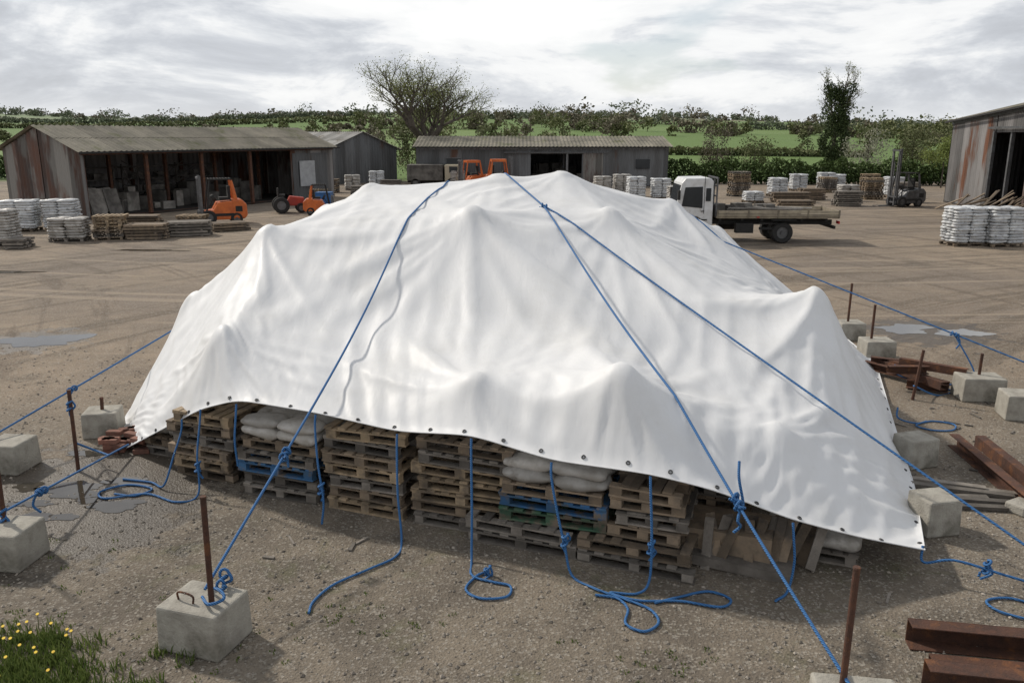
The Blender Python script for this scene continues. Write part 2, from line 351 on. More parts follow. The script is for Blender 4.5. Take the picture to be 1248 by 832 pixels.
gu=np.gradient(X,axis=0); gv=np.gradient(X,axis=1); nm=np.cross(gu,gv); nm/=np.linalg.norm(nm,axis=2,keepdims=True)+1e-9
fix=np.zeros((NU,NV),bool); num=np.zeros((NU,NV)); den=np.full((NU,NV),1e-4)
for k,(px,py,pz) in enumerate(peaks[:18]):
    dx=X[...,0]-px; dy=X[...,1]-py; dd=np.hypot(dx,dy); th=np.arctan2(dy,dx)
    fix|=dd<.14
    n_=R.choice([13,15,17,19]); ph=R.random()*6.28
    wob=.9*np.sin(2*th+ph*2)+.8*np.sin(3*th+ph)+.4*np.sin(5*th+ph*3)+.08*np.sin(dd*1.7+ph)
    sn=np.abs(np.sin((n_*th+ph)/2+wob)); rdg=(1-sn)**1.6
    amp=(.5+.5*np.sin(th*4+ph*5+np.sin(th*2)))*.75+.25
    n2_=R.choice([31,37,41]); sn2=np.abs(np.sin((n2_*th+ph*3)/2+1.3*np.sin(3*th+ph*2)+.9*np.sin(7*th))); amp2=np.clip(np.sin(th*3+ph*7)+.3,0,1)
    reach=.6+.75*pz
    wgt=np.exp(-(dd/reach)**2)
    s_=(.17*amp*(rdg-.28)+.05*amp2*((1-sn2)**1.3-.3)*np.clip(dd-.4,0,1))*np.clip((dd-.14)/.8,0,1)*np.clip(1.4-dd/(reach*1.3),0.1,1)
    num+=wgt**4*s_; den+=wgt**4
seed=num/den
def lown(nu,nv):
    A=NR.rand(nu,nv); t1=np.stack([np.interp(np.linspace(0,nv-1,NV),np.arange(nv),A[i]) for i in range(nu)])
    return np.stack([np.interp(np.linspace(0,nu-1,NU),np.arange(nu),t1[:,j]) for j in range(NV)],1)
warp=lown(16,5)*6
pl=(1-np.abs(np.sin(ui/NU*np.pi*34+warp)))**1.4
seed+=(.065*np.exp(-vi/55.))*(pl-.3)*(.2+1.1*lown(18,5))
pr2=(1-np.abs(np.sin(vi/NV*np.pi*40+lown(5,16)*6)))**1.4
seed+=.06*(np.exp(-ui/36.)+np.exp(-(NU-1-ui)/42.))*(pr2-.3)*(.3+lown(5,16))
seed+=.02*(lown(24,28)-.5)
X+=nm*(seed*np.where(fix,.1,1)*np.clip(ed/9,0,1))[...,None]
Wt=np.ones((NU,NV)); Wt[fix]=0; Wt[edge]=0; X[edge]=S[edge]
ey_f=[int(round(k*(NU-1)/24)) for k in range(25)]
Xp=X.copy()
Ru=Lu*1.014; Rv=Lv*1.002
Ds=.5*(np.hypot(Ru[:,:-1],Rv[:-1])+np.hypot(Ru[:,1:],Rv[1:]))
U2=Ru[:-1]+Ru[1:]; V2=Rv[:,:-1]+Rv[:,1:]
def pr_(a,b,Lr,ks,kc):
    A=X[a];B=X[b]; d_=B-A; l=np.sqrt((d_*d_).sum(-1))+1e-9; e_=(l-Lr)/l; e_=np.where(e_>0,e_*ks,e_*kc)
    wa=Wt[a];wb=Wt[b]; sm=wa+wb+1e-6; X[a]=A+d_*(e_*wa/sm)[...,None]; X[b]=B-d_*(e_*wb/sm)[...,None]
def lin(ax,k,Lr,ks,kc):
    n_=X.shape[ax]
    for o in range(2*k):
        if k==1:
            if o>1: break
            i=np.arange(o,n_-1,2)
        else: i=np.arange(o,n_-k,2*k)
        if ax==0: pr_((i,),(i+k,),Lr[i],ks,kc)
        else: pr_((slice(None),i),(slice(None),i+k),Lr[:,i],ks,kc)
for it in range(18):
    vel=(X-Xp)*.8; vel[Wt==0]=0; Xp=X.copy(); X=X+vel; X[...,2]-=Wt*.0004
    for sub in range(2):
        lin(0,1,Ru,.8,.5); lin(1,1,Rv,.9,.5)
        for o in (0,1):
            ii=np.arange(o,NU-1,2)[:,None]; jj=np.arange(NV-1)[None,:]
            for p in (0,1):
                j2=jj[:,p::2]
                pr_((ii,j2),(ii+1,j2+1),Ds[ii,j2],.15,.06); pr_((ii+1,j2),(ii,j2+1),Ds[ii,j2],.15,.06)
    lin(0,2,U2,0,.08); lin(1,2,V2,0,.12)
    X[...,2]=np.maximum(X[...,2],.012)
Y_=X.copy(); Y_[1:-1,1:-1]=.5*X[1:-1,1:-1]+.125*(X[2:,1:-1]+X[:-2,1:-1]+X[1:-1,2:]+X[1:-1,:-2]); X=Y_
I=np.arange(NU*NV).reshape(NU,NV)
Q=np.stack([I[:-1,:-1],I[1:,:-1],I[1:,1:],I[:-1,1:]],-1).reshape(-1,4)
tarp=emp('white_tarpaulin')
sheet=npmesh('sheet',X.reshape(-1,3),Q,[M_tarp],np.zeros(len(Q)),parent=tarp,smooth=True)
bv=BVHTree.FromPolygons([tuple(p) for p in X.reshape(-1,3)],[tuple(q) for q in Q])
def tz(x,y,default=-1):
    h=bv.ray_cast(Vector((x,y,8)),Vector((0,0,-1))); return h[0].z if h[0] is not None else default
mb=MB()
def ring(mb,c,nrm,r,t,n=10,k=5,mi=0):
    nrm=nrm.normalized(); a=nrm.orthogonal().normalized(); b_=nrm.cross(a); vs=[]
    for i in range(n):
        A=2*math.pi*i/n; rd=a*math.cos(A)+b_*math.sin(A)
        for j in range(k):
            B=2*math.pi*j/k; vs.append(c+rd*(r+t*math.cos(B))+nrm*t*math.sin(B))
    mb.add(vs,[(i*k+j,((i+1)%n)*k+j,((i+1)%n)*k+(j+1)%k,i*k+(j+1)%k) for i in range(n) for j in range(k)],mi)
gu=np.gradient(X,axis=0); gv=np.gradient(X,axis=1); nm=np.cross(gu,gv)
for i in ey_f: ring(mb,Vector(X[i,1])+Vector(nm[i,1]).normalized()*.008,Vector(nm[i,1]),.018,.007)
for j in range(4,NV,12): ring(mb,Vector(X[-2,j])+Vector(nm[-2,j]).normalized()*.006,Vector(nm[-2,j]),.018,.007)
mb.obj('eyelets',mat('eyelet_metal',(.10,.10,.10),(.06,.06,.06),5,.4,0,metal=.8),tarp,True)
mb=MB()
for A in ([X[i,0] for i in range(0,NU,2)]+[X[-1,0]],[X[-1,j] for j in range(0,NV,2)],[X[0,j] for j in range(0,NV,2)]):
    for p,q in zip(A[:-1],A[1:]): mb.tube(p,q,.007,n=5,cap=False)
mb.obj('hem',M_tarp,tarp,True)
# ---------------------------------------------------------------- ropes
def cat(pts,n=8):
    P_=[Vector(p) for p in pts]; P_=[P_[0]*2-P_[1]]+P_+[P_[-1]*2-P_[-2]]; out=[]
    for i in range(1,len(P_)-2):
        a,b_,c_,d_=P_[i-1:i+3]
        for k in range(n):
            t=k/n; out.append(.5*((2*b_)+(c_-a)*t+(2*a-5*b_+4*c_-d_)*t*t+(3*b_-a-3*c_+d_)*t**3))
    out.append(P_[-2]); return out
def rope(splines,r=.0138,name='blue_rope'):
    cu=bpy.data.curves.new(name,'CURVE'); cu.dimensions='3D'; cu.bevel_depth=r; cu.bevel_resolution=2; cu.materials.append(M_rope); cu.use_fill_caps=True
    for pts in splines:
        s_=cu.splines.new('POLY'); s_.points.add(len(pts)-1)
        for p,q in zip(s_.points,pts): p.co=(*q,1)
    o=bpy.data.objects.new(name,cu); col.objects.link(o); return o
def knot(c,d,s=.045,turns=4):
    c=Vector(c); d=Vector(d).normalized(); a=d.orthogonal().normalized(); b_=d.cross(a); out=[]
    for i in range(turns*10+1):
        t=i/10*2*math.pi; k=(i/(turns*10)-.5)
        rr=s*.8*(.75+.35*math.sin(t*.37+1)); out.append(c+a*math.cos(t)*rr+b_*math.sin(t)*rr+d*(k*s*3.2+.3*s*math.sin(t*1.5)))
    tail=[out[-1]+Vector((R.uniform(-.05,.05),R.uniform(-.05,.02),-.07*i)) for i in range(1,4)]
    return out+cat([out[-1]]+tail,4)
def over(p0,p1,n=70,sag=.0,sm=200):
    p0=Vector(p0);p1=Vector(p1); out=[]
    for i in range(n+1):
        f=i/n; p=p0.lerp(p1,f); p.z-=sag*4*f*(1-f); h=tz(p.x,p.y)
        p.z=max(p.z,h+.012); out.append(p)
    for _ in range(sm):
        q=[o.copy() for o in out]
        for i in range(1,n): q[i].z=max((out[i-1].z+out[i+1].z)/2,out[i].z)
        out=q
    return out
A1=(-2.68,6.42,.46); K=Vector((.52,13.5,0)); K.z=tz(K.x,K.y)+.02
T1=Vector((-1.22,14.8,0)); T1.z=tz(T1.x,T1.y)
r1=over((-.3,21.8,.4),T1,50)+over(T1,A1,90)[1:]
rope([r1,knot(r1[50+72],Vector((1,6,2)),.05),knot((-2.55,6.5,.5),Vector((0,1,.5)),.05,3),
      cat([(-2.66,6.45,.46),(-2.5,6.3,.52),(-2.44,6.2,.5),(-2.55,6.15,.48),(-2.66,6.3,.46)])])
T2=Vector((-.21,15.6,0)); T2.z=tz(T2.x,T2.y)
A2=(2.46,5.12,.42); A3=(5.6,6.6,.05)
r2=over((-1.6,22,.4),T2,50)+over(T2,K,20)[1:]
r2a=over(K,A2,90); r2b=over(K,A3,100)
rope([r2,r2a,knot(K,Vector((1,-1,-.2)),.045,3),knot(Vector(r2a[71]),Vector((1,-4,-2)),.055),
      cat([r2a[70]+Vector((.02,0,0)),r2a[70]+Vector((.12,.05,-.12)),r2a[70]+Vector((.08,.1,.12)),r2a[70]+Vector((.1,.2,.25))])])
rope([r2b,knot(r2b[92],Vector((1,-1.3,-.5)),.04)])
T3=Vector((4.36,17.0,0)); T3.z=tz(T3.x,T3.y)+.02
r3=over((1.0,21.5,1.2),T3,40)+over(T3,(9.3,12.6,.35),80)[1:]
rope([r3,knot(r3[95],Vector((1,-1,-.3)),.04),cat([r3[95],(8.0,13.6,.25),(7.6,13.5,.02),(7.2,13.3,.02),(6.7,13.1,.25)])])
T4=Vector((-5.55,13.6,0)); T4.z=max(.8,tz(T4.x,T4.y))+.02
r4=over(T4,(-6.95,9.9,.40),40)
rope([r4,knot(r4[24],Vector((-.3,-1,-.2)),.045),cat([r4[24],r4[24]+Vector((.02,-.2,-.2)),(-5.73,10.1,.95)]),knot((-5.73,10.1,.9),Vector((0,0,1)),.04,3),knot(r4[38],Vector((-.3,-1,-.2)),.05,3)])
r5=over((-5.35,10.75,.12),(-5.3,7.84,.5),40)
rope([r5,knot(r5[30],Vector((0,-1,.1)),.045),knot((-5.3,7.84,.46),Vector((0,0,1)),.045,3),cat([(-5.73,10.1,.4),(-5.6,10.3,.22),r5[8]])])
def hang(p,*g,kn=None):
    pts=[Vector(p)+Vector((0,.03,.0)),Vector(p)+Vector((0,-.03,-.15))]+[Vector(q) if len(q)==3 else Vector((q[0],q[1],.018)) for q in g]
    s_=[cat(pts,9)]
    if kn: s_.append(knot(kn,Vector((0,.1,1)),.04,3))
    rope(s_,.0128)
hang((-3.87,9.65,1.0),(-3.86,9.42,.5),(-3.84,9.28,.04),(-4.05,9.12),(-4.5,9.35),(-4.95,9.22),(-5.1,9.42),(-4.85,9.62),(-4.5,9.5),(-4.62,9.3),(-4.9,9.35),kn=(-3.86,9.40,.35))
hang((-4.2,9.85,.8),(-4.25,9.65,.4),(-4.35,9.5,.06),(-4.6,9.7),(-5.0,9.8))
hang((-3.26,9.2,1.22),(-3.27,9.1,.8),(-3.25,9.08,.5))
hang((-2.25,8.88,1.2),(-2.2,8.68,.7),(-2.13,8.55,.3),(-2.16,8.54,.02),kn=(-2.16,8.6,.42))
hang((-1.27,8.52,1.1),(-1.25,8.3,.5),(-1.2,8.12,.03),(-1.22,7.8),(-1.45,7.55),(-1.75,7.25),(-1.88,6.95),(-1.88,6.75))
hang((-.43,8.12,1.2),(-.42,7.9,.5),(-.42,7.72,.03),(-.40,7.42),(-.2,7.30),(-.02,7.22),(-.05,7.03),(-.3,7.0),(-.45,7.16),(-.36,7.4),(-.25,7.5),kn=(-.25,7.43,.04))
hang((.40,7.76,1.08),(.46,7.6,.6),(.53,7.5,.3),(.6,7.4,.03),(.8,7.18),(1.05,7.0),(1.28,6.82),(1.33,6.6),(1.18,6.46),(1.03,6.58),(1.08,6.82),(1.0,7.0),(.8,7.06),kn=(.53,7.5,.36))
hang((1.34,7.36,1.1),(1.35,7.22,.5),(1.33,7.16,.1),(1.2,7.08),(.95,7.1),(1.2,6.96),(1.6,6.95),(1.95,6.85),(2.08,6.98),(1.9,7.12),(1.6,7.02),(1.35,6.92),kn=(1.35,7.24,.42))
hang((2.71,7.22,.68),(2.72,7.15,.3),(2.66,7.1,.03),(2.5,6.95,.02))
hang((5.85,11.8,.3),(6.2,11.9,.02),(6.5,12.0),(6.75,11.85),(6.6,11.6),(6.3,11.6),(6.15,11.8),(6.4,12.0))
hang((4.1,7.42,.33),(4.35,7.3,.25),(4.75,7.1,.2),(5.3,6.9,.1),kn=(4.6,7.18,.24))
hang((4.7,7.4,.05),(4.9,6.6,.02),(4.55,6.75),(4.5,6.95),(4.75,7.0),(5.0,6.85),(5.3,6.8))
hang((6.9,14.2,.3),(7.2,14.0,.05),(7.5,13.9),(7.9,13.9),(7.7,13.6),(7.4,13.7))
# ---------------------------------------------------------------- blocks and rods
def block(x,y,w=.55,d=.45,h=.4,rz=-.3,rod=None,loop=False):
    e=emp('concrete_block',(x,y,0),rz)
    mb=MB(); mb.box((0,0,h/2),(w,d,h),taper=.96); mb.obj('ballast',M_conc,e,bevel=.022)
    if loop:
        cu=[Vector((-.18,-.08,h-.01)),Vector((-.18,-.08,h+.07)),Vector((-.02,-.10,h+.07)),Vector((-.02,-.10,h-.01))]
        mb=MB(); pp=cat(cu,5)
        for a,b_ in zip(pp[:-1],pp[1:]): mb.tube(a,b_,.009,n=6)
        mb.obj('lifting_loop',M_rust,e,True)
    if rod:
        mb=MB(); x0,y0,z1=rod; mb.tube((x0,y0,h-.05),(x0+.01,y0+.01,z1),.025,n=12); mb.tube((x0+.01,y0+.01,z1),(x0+.01,y0+.01,z1+.012),.029,.026,n=12)
        o=mb.obj('steel_rod',M_rust,e,False)
block(-2.68,6.35,.62,.50,.42,-.30,(.14,-.06,1.40),True)
block(2.5,5.1,.62,.5,.40,-.15,(-.09,.12,1.33))
block(-6.65,10.2,.5,.5,.4,-.1); block(-6.05,11.5,.5,.45,.38,.2,(.0,.0,.55)); block(-5.2,7.75,.5,.5,.4,-.1,(-.1,.08,1.15))
block(7.85,13.2,.7,.5,.4,-.1,(0,.05,.75)); block(8.0,12.25,.6,.5,.4,-.2); block(5.42,10.35,.45,.4,.4,.3); block(4.72,8.45,.42,.4,.42,.2)
block(7.25,15.8,.6,.5,.38,0,(-.1,.05,1.05)); block(7.35,17.4,.55,.5,.38,0,(-.05,0,1.2))
block(6.0,8.9,.3,.25,.12,.5)
def post(x,y,h,lx=0,ly=0):
    mb=MB(); mb.tube((0,0,-.1),(lx,ly,h),.025,n=10); mb.obj('steel_rod',M_rust,None,loc=(x,y,0))
post(-5.73,10.1,1.12,.02,0); post(6.7,13.1,.85,.12,.05)
# ---------------------------------------------------------------- rusty channels, timber
def channel(x0,y0,x1,y1,z0=0,h=.16,w=.1,rollx=0,name='steel_channel'):
    a=Vector((x0,y0,0));b_=Vector((x1,y1,0)); Ln=(b_-a).length; an=math.atan2(y1-y0,x1-x0)
    e=MB(); t=.012; M=Matrix.Translation(((x0+x1)/2,(y0+y1)/2,z0+h/2+.004))@Euler((0,0,an)).to_matrix().to_4x4()@Euler((rollx,0,0)).to_matrix().to_4x4()
    e.box((0,0,0),(Ln,t,h),M=M); e.box((0,-w/2-t/2,h/2-t/2),(Ln,w,t),M=M); e.box((0,-w/2-t/2,-h/2+t/2),(Ln,w,t),M=M)
    e.obj(name,M_rust,bevel=.003)
channel(3.45,6.35,5.2,6.05,0,.22,.14); channel(3.5,6.0,5.2,5.72,0,.13,.2,1.57); channel(3.3,5.75,5.0,5.45,0,.24,.16)
channel(6.35,11.0,6.1,8.3,0,.18,.12); channel(6.6,11.0,6.35,8.4,0,.16,.12,3.14)
for k in range(7): channel(6.7+R.uniform(-.2,.3),14.3+R.uniform(-.6,.6),7.5+R.uniform(-.3,.3),13.9+R.uniform(-.7,.7),.02+.05*k,.14,.1,R.choice([0,1.57,3.14]))
mb=MB()
for k in range(6): mb.box((5.3+R.uniform(-.2,.3),9.0+.13*k,.03+.03*(k%2)),(1.3,.1,.045),(0,R.uniform(-.02,.02),R.uniform(-.4,-.1)))
mb.obj('loose_timber',[M_woodg])
mb=MB()
for k in range(40):
    mb.box((-5.4+R.uniform(-.3,.3),11.0+R.uniform(-.3,.3),.035+.07*R.choice([0,0,1,2])),(.215,.10,.065),(0,0,R.uniform(-.5,.5)))
mb.obj('brick_pile',[M_brick],bevel=.004)
mb=MB()
for k in range(22):
    a=R.random()*6.28; x,y=R.choice([(-2,8.1),(3,6.9),(5.8,10.2),(6.8,12)]); 
    mb.box((x+R.gauss(0,.7),y+R.gauss(0,.3),.012),(R.uniform(.06,.25),R.uniform(.02,.05),.015),(0,0,a))
mb.obj('wood_splinters',[M_woodg])
# ---------------------------------------------------------------- pallets and sacks
def pallet(mb,M,mi,L_=1.2,D_=1.0,broken=False):
    hb=.022
    for i in range(7):
        if broken and R.random()<.25: continue
        x=-L_/2+.05+i*(L_-.1)/6; mb.box((x+R.uniform(-.008,.008),R.uniform(-.012,.012),.133),(.098,D_,hb),(R.uniform(-.006,.006),0,R.uniform(-.02,.02)),mi,M=M)
    for y in (-D_/2+.05,0,D_/2-.05):
        mb.box((0,y,.111),(L_,.098,.02),mi=mi,M=M); mb.box((0,y+R.uniform(-.008,.008),.011),(L_,.098,.021),(0,0,R.uniform(-.008,.008)),mi=mi,M=M)
        for x in (-L_/2+.07,0,L_/2-.07): mb.box((x,y+R.uniform(-.01,.004),.061),(R.uniform(.10,.14),.094,.078),(0,0,R.uniform(-.06,.06)),mi=mi,M=M)
def pillow(nu=16,nv=9):
    vs=[];fs=[]
    for j in range(nv+1):
        ph=-math.pi/2+math.pi*j/nv
        for i in range(nu):
            th=2*math.pi*i/nu; f=lambda c,p:math.copysign(abs(c)**p,c)
            x=f(math.cos(th),.45)*abs(math.cos(ph))**.35; y=f(math.sin(th),.45)*abs(math.cos(ph))**.35; z=f(math.sin(ph),.8)
            z*=1-.35*max(abs(x),abs(y))**4; vs.append((x/2,y/2,z/2))
    for j in range(nv):
        for i in range(nu): fs.append((j*nu+i,j*nu+(i+1)%nu,(j+1)*nu+(i+1)%nu,(j+1)*nu+i))
    return vs,fs
PV,PF=pillow(20,11); PVl,PFl=pillow(12,6)
def sack(mb,c,d,rz=0,mi=0,M=None,lo=False):
    T=Matrix.Translation(c)@Euler((R.uniform(-.05,.05),R.uniform(-.05,.05),rz)).to_matrix().to_4x4()
    if M is not None: T=M@T
    ph=R.random()*9; pv_,pf_=(PVl,PFl) if lo else (PV,PF)
    mb.add([T@Vector((x*d[0]*(1+.05*math.sin(9*y+ph)),y*d[1]*(1+.04*math.sin(8*x+ph)),z*d[2]*(1+.2*math.sin(7*x+ph)+.1*math.sin(11*y+2*ph)))) for x,y,z in pv_],pf_,mi)
MATS=[M_wood,M_woodl,M_woodg,M_blue,M_green,M_bag,M_bagw,M_bluep]
FA=-.366
def stack(x,y,mis,rz=FA,L_=1.2,D_=1.0,z0=0,sacks=0,sm=5,name='pallet_stack',jit=.035,lo=False):
    n_=Vector((-math.sin(rz),math.cos(rz),0)); c=Vector((x,y,0))+n_*(D_/2)
    e=emp(name,c,rz); mb=MB(); z=z0
    for mi in mis:
        M=Matrix.Translation((R.uniform(-jit,jit)*1.3,R.uniform(-jit,jit),z))@Euler((R.uniform(-.012,.012),R.uniform(-.009,.009),R.uniform(-jit,jit)*1.4)).to_matrix().to_4x4()
        pallet(mb,M,mi,L_*R.uniform(.92,1.04),D_,R.random()<.5); z+=.147
    mb.obj('pallets',MATS,e)
    if sacks:
        mb=MB()
        for k in range(sacks):
            for i in range(2):
                for j in range(3 if D_>.8 else 2):
                    yy=-D_/2+.17+j*.33
                    sack(mb,((i-.5)*L_*.5+R.uniform(-.03,.03),yy+R.uniform(-.03,.03),z+.065+k*.115),(L_*.53,.36,.15),R.uniform(-.09,.09),sm,lo=lo)
        mb.obj('sacks',MATS,e,True)
    return z
stack(-4.0,9.85,[0,1,0,2,0,1],L_=.95,D_=.8)
stack(-4.75,10.6,[2,0],L_=.8,D_=.8,sacks=1)
stack(-2.85,9.25,[2,2,3,2,0],L_=1.1,sacks=2)
stack(-1.72,8.85,[1,0,2,1,0,2,1],L_=1.0)
stack(-.55,8.42,[2,0,1,1,1,2,0],L_=1.22)
stack(.05,7.98,[2,2],L_=1.25); stack(1.25,7.52,[2,0],L_=1.25)
stack(.42,7.95,[4,3,0],L_=1.15,z0=.294,sacks=2,sm=5)
stack(1.38,7.6,[0,2,0,0],L_=.75,D_=.8,z0=.294)
stack(3.15,7.75,[2],L_=.9,D_=.7,sacks=1)
stack(2.15,8.35,[0,2,0,2],L_=.8,D_=.7)
stack(-3.4,10.6,[0]*7); stack(-2.3,10.2,[0]*8); stack(-1.1,9.8,[0]*8); stack(.1,9.3,[0]*8); stack(1.2,8.9,[0]*7)
stack(3.6,10.9,[0]*6); stack(-.9,11.6,[0]*12); stack(.9,14.8,[0]*12); stack(-3.9,12.2,[0]*10); stack(-2.6,14.5,[0]*12)
mb=MB()
for k in range(16):
    mb.box((2.0+k*.075+R.uniform(-.05,.05),7.66+R.uniform(-.06,.1),.25+R.uniform(-.04,.04)),(.095,.022,.55),(rad(-28)+R.uniform(-.15,.1),R.uniform(-.35,.35),FA+R.uniform(-.3,.3)),R.choice([0,2,0]))
mb.box((2.35,7.7,.06),(1.1,.5,.1),(0,.05,FA),2); mb.box((2.3,7.95,.2),(.9,.6,.3),(0,.0,FA),0)
mb.obj('broken_pallet_boards',MATS)
def ystack(x,y,kind,rz=0,n=6,w=1.2):
    if kind=='bag': stack(x,y,[0],rz,w,1.0,0,n,6,'sack_stack',lo=True)
    elif kind=='bagd': stack(x,y,[2],rz,w,1.0,0,n,5,'sack_stack',lo=True)
    elif kind=='pal': stack(x,y,[R.choice([0,2,1]) for _ in range(n)],rz,w)
    else:
        mb=MB()
        for k in range(n):
            for j in range(5): mb.box((0,(j-2)*.2,.08+k*.13),(w*R.uniform(.85,1.1),.17,.09),(0,0,R.uniform(-.03,.03)))
            if k%2==0: mb.box((-w*.3,0,.02+k*.13),(.08,1,.035)); mb.box((w*.3,0,.02+k*.13),(.08,1,.035))
        o=mb.obj('timber_stack',[R.choice([M_wood,M_woodg])],loc=(x,y,0)); o.rotation_euler[2]=rz
for a in [(-22.6,37.6,'bag',.1,11,1.5),(-20.9,38.0,'bag',.1,11,1.4),(-20.6,32.6,'bagd',0,11,1.2),(-18.5,34.0,'bagd',.1,7,1.4),(-19.4,32.2,'tim',.1,3,.8),
 (-17.0,34.6,'pal',.2,7),(-15.6,35.2,'tim',.1,5,1.6),(-14.2,36.3,'tim',.3,5,1.7),(-16.9,37.6,'tim',.1,6,1.6),(-15.4,39.3,'pal',0,4),(-13.2,38.4,'tim',.6,3,1.6),
 (-12.8,67,'bagd',.2,9),(-11.2,69,'bag',.1,11),(-9.9,68,'tim',0,6,1.6),(-4.6,70,'bagd',0,11),(-14,64,'pal',0,7),
 (6.6,60,'bagd',.1,11),(8.1,60.5,'bagd',.1,12),(8.6,57,'bag',.1,12),(10.3,57,'bag',.1,11),(10.5,52,'bagd',.1,9),(11.9,54.5,'bag',0,9),
 (16.5,60,'pal',.1,12,1.4),(19.3,60,'bag',.1,10),(20.5,57,'tim',.1,6,1.8),(22.8,66,'bag',0,10),(25,66,'bag',0,11),(21,52,'tim',0,7,1.6),(24.4,64,'pal',0,8),(18.4,55,'tim',0,5,2.4),
 (26.6,68,'bag',0,9),(28.5,66,'pal',0,9),(22.6,55.5,'bagd',0,8),(24.8,57,'pal',0,10,1.3),(26,55,'tim',0,10,1.4),(27.2,59,'bag',0,11),(17.6,51.5,'tim',0,3,2.2),(15.8,54,'bag',0,5),
 (18.2,32.6,'bag',.1,12,1.35),(19.6,32.4,'bag',.05,12,1.35),(-12.6,54,'pal',.2,6),(-11,60,'tim',.2,6)]: ystack(*a)
# ---------------------------------------------------------------- buildings
def shed(name,o,rz,L_,W_,ev,rg,mw,mr,openings=(),ev2=None,gable_mat=None,posts=0,over_=.35,rows=2,back=True):
    e=emp(name,(*o,0),rz); ev2=ev2 or ev; zt=lambda x:ev+(ev2-ev)*x/L_
    mb=MB(); xs_=[0]+[q for a,b_,h in openings for q in (a,b_)]+[L_]
    for a,b_ in zip(xs_[::2],xs_[1::2]):
        if b_-a>.05: mb.ruled((a,0,0),(b_,0,0),(a,0,zt(a)),(b_,0,zt(b_)),max(2,int((b_-a)/.14)),.022,0,1,7)
    for a,b_,h in openings:
        if zt(a)-h>.1: mb.ruled((a,0,h),(b_,0,h),(a,0,zt(a)),(b_,0,zt(b_)),max(2,int((b_-a)/.14)),.022,0,1,7)
    mb.ruled((L_,W_,0),(0,W_,0),(L_,W_,zt(L_)),(0,W_,zt(0)),int(L_/.2),.02,0,1,7)
    mb.obj('walls',mw,e)
    mb=MB()
    for x,s_ in ((0,1),(L_,-1)):
        z_=zt(x); rr=rg+(z_-ev); n=int(W_/2/.14)
        for y0,y1,a,b_ in ((0,W_/2,z_,rr),(W_/2,W_,rr,z_)): mb.ruled((x,y0,0),(x,y1,0),(x,y0,a),(x,y1,b_),n,.022,0,1,7)
    mb.obj('gable_ends',gable_mat or mw,e)
    mb=MB(); n=int(L_/.16); dz=(rg-ev)/(W_/2)*over_; a,b_=-.3,L_+.3
    for (ye,s_) in ((-over_,1),(W_+over_,-1)):
        mb.ruled((a,ye,ev-dz+.06),(b_,ye,ev2-dz+.06),(a,W_/2,rg+.06),(b_,W_/2,rg+ev2-ev+.06),n,.03,0,rows,7)
    mb.obj('roof',mr,e)
    mb=MB()
    mb.box((L_/2,-.02,.01+.1),(L_,.1,.02),mi=0); k=2+int(L_/4.5)
    for i in range(k):
        x=.15+i*(L_-.3)/(k-1)
        for y in (.12,W_/2,W_-.15): mb.box((x,y,(zt(x))/2-.05),(.18,.18,zt(x)-.1))
        mb.box((x,W_/2,ev-.15),(.1,W_-.3,.12))
    mb.box((L_/2,-.06,(ev+ev2)/2-.16),(L_,.06,.16),(0,-math.atan2(ev2-ev,L_),0))
    mb.obj('frame',M_rust if posts else M_steel,e)
    mb=MB(); mb.box((L_/2,-over_-.07,(ev+ev2)/2-dz),(L_+.5,.1,.1),(0,-math.atan2(ev2-ev,L_),0)); mb.obj('gutter',M_black,e)
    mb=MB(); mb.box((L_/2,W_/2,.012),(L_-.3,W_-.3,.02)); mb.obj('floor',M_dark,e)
    return e
ba=math.atan2(17,9.1)
e=shed('open_barn',(-22.1,43),ba,19.6,6.6,3.55,4.75,M_corr,M_roof,[(.2,15.3,3.3)],gable_mat=M_rustsheet,posts=1)
mb=MB()
for k in range(46):
    x=R.uniform(.8,15); y=R.uniform(1.6,5.8); h=R.uniform(.3,1.5)
    mb.box((x,y,h/2+.03),(R.uniform(.3,1.0),R.uniform(.3,.9),h),(0,0,R.uniform(-.6,.6)),tint=R.random()**2)
for k in range(3):
    for zz_ in (.9,1.7,2.4): mb.box((4+k*4,5.6,zz_),(3.4,.8,.06),tint=.1); 
    for x in (2.3,5.7): mb.box((x+k*4,5.3,1.3),(.08,.08,2.6),tint=.1)
    for j in range(12): mb.box((2.6+k*4+R.random()*3,5.5,R.choice([1.1,1.9])),(.4,.5,.35),tint=R.random()*.6)
for k in range(14): mb.box((1.0+R.uniform(0,1.6),1.2+.05*k,.75),(.9,.04,R.uniform(1.0,1.6)),(rad(-15),R.uniform(-.1,.1),R.uniform(-.3,.3)))
for k in range(20): mb.tube((R.uniform(5,14),4.8,.1),(R.uniform(5,14),5.2,R.uniform(1.5,2.8)),.03,n=5,tint=.1)
mb.obj('stored_goods',M_mixedp,e)
mb=MB(); mb.ruled((15.4,-.08,.0),(18.9,-.08,0),(15.4,-.08,3.1),(18.9,-.08,3.1),24,.02,0,1,8)
mb.obj('sliding_door',M_corrd,e)
mb=MB(); mb.box((16.7,-.16,1.75),(1.5,.04,1.7)); mb.obj('pale_panel',mat('pale_board',(.4,.41,.42),(.3,.31,.32),3,.6,.1),e)
e=shed('corrugated_shed',(-8.2,72),0,21.6,10,3.35,4.15,M_corrd,M_roof,[(9.8,14.2,2.75)],posts=0)
mb=MB(); mb.ruled((14.3,-.12,.05),(16.0,-.12,.05),(14.3,-.12,2.8),(16.0,-.12,2.8),16,.02,0,1,5); mb.obj('sliding_door',M_rustsheet,e)
mb=MB(); mb.box((3.2,-.08,1.9),(1.2,.05,.9)); mb.box((19.4,-.08,1.9),(1.2,.05,.8)); mb.obj('windows',M_glass,e)
